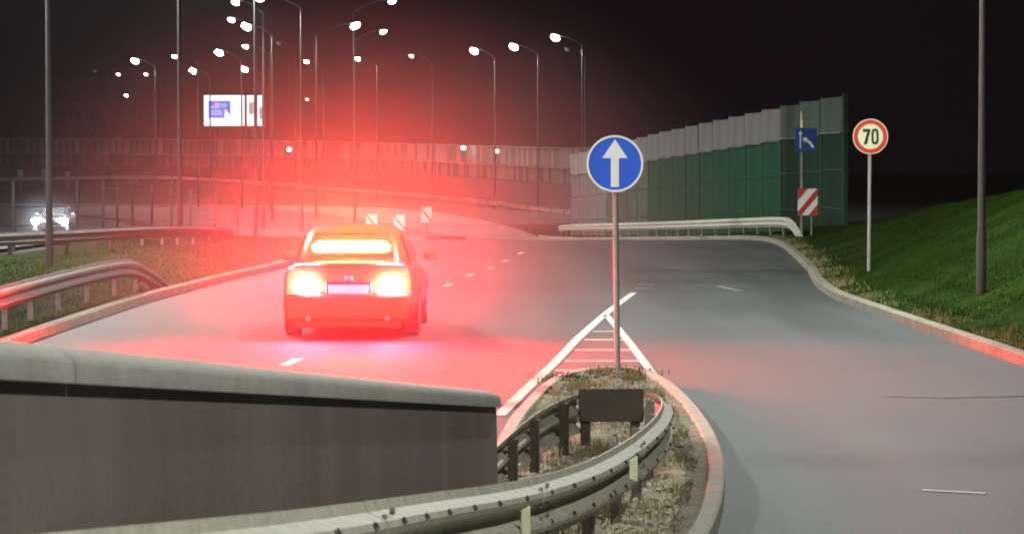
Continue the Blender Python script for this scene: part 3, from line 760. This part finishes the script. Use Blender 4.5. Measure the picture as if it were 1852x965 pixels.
# ---------------------------------------------------------------- far lights on the sound wall
for j, (u, v, Y, mm, lab) in enumerate([(523, 270, 286, 'lamp_soft', 'small white lamp on the far wall in the red glow'), (838, 267, 260, 'lamp_soft', 'small white lamp on the far wall top above the plates'), (898, 273, 252, 'lamp_faint', 'tiny white lamp on the far wall beside the dark post')]):
    Y -= 1.2
    c = at(u, v, Y); t = thing('wall_lamp', lab, 'wall lamp', (c.x, Y, c.z), group='small lamps on the far sound wall')
    MB().box((0, .45, -.02), (.06, .9, .06), ch=.01).build('bracket', 'dark_metal', t)
    MB().tube([(0, 0, -.16), (0, 0, -.02), (0, 0, .12)], [.10, .2, .08], 10).build('lamp_glass', mm, t, True)

# ---------------------------------------------------------------- billboard
Y = 325.; S = F_PX / Y; c = at(424, 200, Y); z0 = zg(Y)
t = thing('billboard', 'bright white billboard with blue picture and turning slats', 'billboard', (c.x, Y, z0)); cz = c.z - z0
px = 1 / S
MB().box((0, .35, cz), (114 * px, .5, 61 * px), ch=.05).build('cabinet', 'car_dark', t)
MB().box((-18.5 * px, .05, cz), (73 * px, .12, 55 * px), ch=.03).build('display', 'screen_white', t)
for k, (x, w) in enumerate(((29.5, 14), (46.5, 10))):
    MB().box((x * px, .05, cz), (w * px, .16, 55 * px), ch=.06).build('slat', 'screen_white', t)
    MB().box(((x + 1) * px, -.035, cz + (4 - 9 * k) * px), (w * .6 * px, .006, 22 * px)).build('print', 'screen_grey', t)
pic = MB().box((-27 * px, -.02, cz + 2 * px), (40 * px, .012, 31 * px)).build('picture', 'screen_blue', t)
MB().box((-31 * px, -.03, cz + 11 * px), (10 * px, .006, 6 * px)).build('picture_spot', 'screen_pink', pic)
for (x, z, w, h) in ((-35, 5, 18, 5), (-33, -4, 22, 3.5), (-32, -10, 24, 4), (-19, 9, 12, 7)):
    MB().box((x * px, -.03, cz + (2 + z * .8) * px), (w * px * .9, .006, h * px)).build('picture_line', 'screen_sky', pic)
MB().prism([(-18 * px, cz - 12 * px), (-8 * px, cz - 12 * px), (-9 * px, cz - 7 * px), (-17 * px, cz + 3 * px)], -.036, -.028).build('picture_sail', 'screen_white', pic)
for sx in (-30, 20):
    MB().tube([(sx * px, .5, -.5), (sx * px, .5, cz - 29 * px)], .22, 12).build('leg', 'galv_dark', t, True)

# ---------------------------------------------------------------- buildings on the horizon
Y = 430.; S = F_PX / Y; z0 = zg(Y)
xa, xb = xat(100, Y, 5), xat(178, Y, 5); zt = at(140, 138, Y).z
t = thing('building', 'dim grey tower block beyond the far sound wall', 'building', ((xa + xb) / 2, Y + 5, z0))
MB().box((0, 0, (zt - z0) / 2), (xb - xa, 9, zt - z0), ch=.1).build('wall', 'facade', t)
MB().box((0, 0, zt - z0 + .2), (xb - xa + .4, 9.4, .4), ch=.05).build('roof', 'facade_dark', t)
for fl in range(5):
    for k in range(3):
        w = MB().box(((k - 1) * 2.1, -4.5, 2.2 + fl * 2.9), (1.1, .1, 1.4), ch=.02).build('window', 'panel_grey', t)
        MB().box(((k - 1) * 2.1, -4.56, 2.2 + fl * 2.9), (.95, .04, 1.25), ch=.01).build('pane', 'glass', w)
xa, xb = xat(178, Y - 2, 5), xat(203, Y - 2, 5)
t = thing('building', 'narrow dark stair tower beside the dim grey block', 'building', ((xa + xb) / 2, Y + 5, z0))
MB().box((0, 0, 8), (xb - xa, 8, 16), ch=.1).build('wall', 'facade_dark', t)
MB().box((0, 0, 16.2), (xb - xa + .3, 8.3, .4), ch=.05).build('roof', 'facade_dark', t)
for fl in range(4): MB().box((0, -4.0, 3 + fl * 3.2), (.8, .08, 1.6), ch=.02).build('window', 'glass', t)
xa, xb = xat(-40, 400, 5), xat(98, 400, 5); zt = at(60, 216, 400).z
t = thing('building', 'low dim hall at the picture edge beyond the sound wall', 'building', ((xa + xb) / 2, 405, z0))
MB().box((0, 0, (zt - z0) / 2), (xb - xa, 10, zt - z0), ch=.1).build('wall', 'facade_dark', t)
MB().box((0, 0, zt - z0 + .15), (xb - xa + .4, 10.4, .3), ch=.05).build('roof', 'facade', t)
for k in range(4): MB().box(((k - 1.5) * 2.4, -5.0, 5.2), (1.5, .1, 1.3), ch=.02).build('window', 'glass', t)

# ---------------------------------------------------------------- cars
def ring(w, z0, z1, y, n=24, e=.42):
    out = []; zc = (z0 + z1) / 2; hz = (z1 - z0) / 2
    for k in range(n):
        q = 2 * math.pi * (k + .5) / n; cx, sx = math.cos(q), math.sin(q)
        out.append((w * math.copysign(abs(cx) ** e, cx), y, zc + hz * math.copysign(abs(sx) ** e, sx)))
    return out
def car(name, label, cat, loc, rz, paint):
    t = thing(name, label, cat, loc, rz)
    body = [(0.0, .74, .40, .88), (.03, .83, .32, .97), (.10, .87, .27, 1.005), (.45, .895, .22, 1.01), (1.2, .90, .20, .97), (2.4, .90, .20, .95), (3.2, .895, .20, .92), (3.8, .885, .21, .85), (4.25, .83, .26, .76), (4.42, .72, .32, .68), (4.47, .6, .38, .62)]
    MB().loft([ring(w, a, b, y) for y, w, a, b in body]).build('body', paint, t, True)
    cab = []
    for y, wb_, wt, zt in ((.34, .70, .62, .99), (.62, .74, .62, 1.22), (.92, .77, .60, 1.405), (1.35, .79, .60, 1.46), (1.9, .79, .60, 1.465), (2.3, .79, .59, 1.42), (2.75, .78, .60, 1.2), (3.2, .74, .66, .93)):
        zb = .86
        cab.append([(-wb_, y, zb), (-(wb_ * .98 + wt * .02), y, zb + (zt - zb) * .25), (-(wb_ * .25 + wt * .75), y, zb + (zt - zb) * .8), (-wt * .9, y, zb + (zt - zb) * .96), (-wt * .5, y, zt), (0, y, zt + .012), (wt * .5, y, zt), (wt * .9, y, zb + (zt - zb) * .96), (wb_ * .25 + wt * .75, y, zb + (zt - zb) * .8), (wb_ * .98 + wt * .02, y, zb + (zt - zb) * .25), (wb_, y, zb)])
    MB().loft(cab).build('cabin', paint, t, True)
    # rear window on the slope between y .42 and .90
    rw = MB().add([(-.58, .425, 1.075), (.58, .425, 1.075), (.50, .83, 1.375), (-.50, .83, 1.375), (-.58, .455, 1.045), (.58, .455, 1.045), (.50, .86, 1.345), (-.50, .86, 1.345)], [(0, 1, 2, 3), (4, 5, 6, 7), (0, 1, 5, 4), (1, 2, 6, 5), (2, 3, 7, 6), (3, 0, 4, 7)])
    rw.build('rear_window', 'glass', t)
    ws = MB().add([(-.62, 3.14, 1.0), (.62, 3.14, 1.0), (.53, 2.38, 1.41), (-.53, 2.38, 1.41), (-.62, 3.10, .97), (.62, 3.10, .97), (.53, 2.34, 1.38), (-.53, 2.34, 1.38)], [(0, 1, 2, 3), (4, 5, 6, 7), (0, 1, 5, 4), (1, 2, 6, 5), (2, 3, 7, 6), (3, 0, 4, 7)])
    ws.build('windscreen', 'glass', t)
    for s in (-1, 1):
        for y0, y1, yt0, yt1 in ((.78, 1.58, 1.0, 1.58), (1.66, 2.75, 1.66, 2.32)):
            m = MB(); vs_ = [(s * .792, y0, .99), (s * .792, y1, .99), (s * .662, yt1, 1.34), (s * .662, yt0, 1.34)]
            m.add(vs_ + [(x - s * .03, y, z) for x, y, z in vs_], [(0, 1, 2, 3), (4, 5, 6, 7), (0, 1, 5, 4), (1, 2, 6, 5), (2, 3, 7, 6), (3, 0, 4, 7)])
            m.build('side_window', 'glass', t)
        MB().box((s * 1.0, 2.55, 1.01), (.20, .10, .13), ch=.035).build('wing_mirror', paint, t)
        MB().box((s * .89, 1.62, .82), (.03, .16, .03), ch=.01).build('door_handle', paint, t)
        for y in (.85, 3.52):
            wl = MB(); rg_ = []
            for r_, x_ in ((.21, .09), (.31, .10), (.33, .08), (.33, -.08), (.31, -.10), (.21, -.09)):
                rg_.append([(x_, r_ * math.cos(q), r_ * math.sin(q)) for q in [2 * math.pi * k / 24 for k in range(24)]])
            w = wl.loft(rg_, cap=True).build('wheel', 'tyre', t, True); w.location = (s * .80, y, .33)
            rm = MB()
            for k in range(5): rm.box((s * .096, 0, .12), (.02, .06, .19), Matrix.Rotation(k * 2 * math.pi / 5, 4, 'X'), .008)
            rm.tube([(s * .085, 0, 0), (s * .112, 0, 0)], .06, 12); rm.build('rim', 'alloy', w)
            m = MB(); rg_ = []
            for q in [math.pi * k / 12 for k in range(13)]:
                rg_.append([(s * .86, y + .36 * math.cos(q), .33 + .36 * math.sin(q)), (s * .907, y + .36 * math.cos(q), .33 + .36 * math.sin(q)), (s * .907, y + .40 * math.cos(q), .33 + .40 * math.sin(q)), (s * .86, y + .40 * math.cos(q), .33 + .40 * math.sin(q))])
            m.loft(rg_).build('wheel_arch', 'car_dark', t, True)
    return t
# the braking car
car_pos = Vector((xat(634, 37.6, .3), 37.2, zg(37.2)))
t = car('car', 'orange braking car with blazing tail lights driving away', 'car', tuple(car_pos), R(-.4), 'car_paint')
MB().box((0, -.085, .415), (1.68, .25, .37), ch=.05).build('rear_bumper', 'car_paint', t, True)
MB().box((0, -.06, .20), (1.44, .20, .10), ch=.03).build('bumper_skirt', 'car_paint', t)
MB().box((0, .0, .99), (1.45, .10, .03), ch=.012).build('spoiler_lip', 'car_paint', t)
MB().box((0, -.025, .66), (.62, .03, .19), ch=.03).build('plate_recess', 'car_dark', t)
MB().box((0, -.045, .655), (.52, .012, .112), ch=.005).build('number_plate', 'plate_lit', t)
for s in (-1, 1):
    poly = [(.165 * math.cos(q) + .02 * math.sin(q), .115 * math.sin(q)) for q in [2 * math.pi * k / 14 for k in range(14)]]
    m = MB().prism([(s * x, z) for x, z in poly], -.05, .10)
    o = m.build('tail_light', 'tail_red', t, False); o.location = (s * .57, -.01, .70)
    MB().tube([(s * .52, -.24, .275), (s * .52, .10, .275)], .035, 12).build('exhaust_pipe', 'alloy', t, True)
o = MB().prism([(-.50, -.062), (.46, -.062), (.52, -.01), (.44, .062), (-.44, .062), (-.52, -.01)], -.012, .012).build('brake_light_bar', 'brake_red', t); o.location = (0, .555, 1.21); o.rotation_euler = (R(-38), 0, 0)
MB().box((0, -.013, .80), (.10, .02, .05), ch=.008).build('badge', 'alloy', t)
for zz in (.605,): MB().box((0, -.012, zz), (1.55, .03, .012)).build('boot_seam', 'car_dark', t)
# oncoming car on the opposite carriageway
Y = 155; xx = xat(86, Y, -1)
t = car('car', 'oncoming car with two dazzling white headlights', 'car', (xx + .12, Y + 4.4, zg(Y) + .15), math.pi, 'silver_paint')
for s in (-1, 1):
    o = MB().prism([(-.26, -.11), (.22, -.12), (.26, .06), (.1, .14), (-.22, .11)], -.03, .05).build('headlight', 'headlight', t); o.location = (s * .70, 4.40, .64)
MB().box((0, 4.46, .48), (.95, .05, .16), ch=.02).build('grille', 'car_dark', t)

# ---------------------------------------------------------------- air: thin haze and mist balls, added to carry glow around lamps
def vol(name, density, c, an):
    m = bpy.data.materials.new(name); m.use_nodes = True; N = m.node_tree.nodes; N.remove(N['Principled BSDF'])
    p = N.new('ShaderNodeVolumePrincipled'); p.inputs['Color'].default_value = c; p.inputs['Density'].default_value = density; p.inputs['Anisotropy'].default_value = an
    m.node_tree.links.new(p.outputs[0], N['Material Output'].inputs['Volume']); M[name] = m; return m, p
vol('glow_haze_air', .00006, (.95, .95, .97, 1), .2)
hz = MB().box((0, 390, 10), (2200, 1400, 30)).build('glow_haze', 'glow_haze_air'); stuff(hz, 'thin haze added for lamp glow over the road')
def mist(name, loc, scale, dens, label):
    m, p = vol(name, dens, (.97, .96, .97, 1), .2)
    N = m.node_tree.nodes; Lk = m.node_tree.links
    tc = N.new('ShaderNodeTexCoord'); ln = N.new('ShaderNodeVectorMath'); ln.operation = 'LENGTH'; Lk.new(tc.outputs['Object'], ln.inputs[0])
    mr = N.new('ShaderNodeMapRange'); mr.interpolation_type = 'SMOOTHSTEP'; mr.inputs['From Min'].default_value = 1.0; mr.inputs['From Max'].default_value = 0.0
    mr.inputs['To Min'].default_value = 0.0; mr.inputs['To Max'].default_value = dens; Lk.new(ln.outputs['Value'], mr.inputs[0]); Lk.new(mr.outputs[0], p.inputs['Density'])
    bm = bmesh.new(); bmesh.ops.create_icosphere(bm, subdivisions=3, radius=1.0); me = bpy.data.meshes.new(name); bm.to_mesh(me); bm.free(); me.materials.append(m)
    sm = bpy.data.objects.new(name, me); col.objects.link(sm); sm.location = loc; sm.scale = scale
    stuff(sm, label)
mist('tail_glow_mist', (car_pos.x, car_pos.y + .6, .55), (6.3, 4.6, 4.7), .029, 'added mist ball for the red glow around the braking car')
mist('headlight_glow_mist', (xx, 154, zg(154) + .8), (2.4, 2.6, 2.0), .0022, 'added mist ball for the glow of the oncoming headlights')
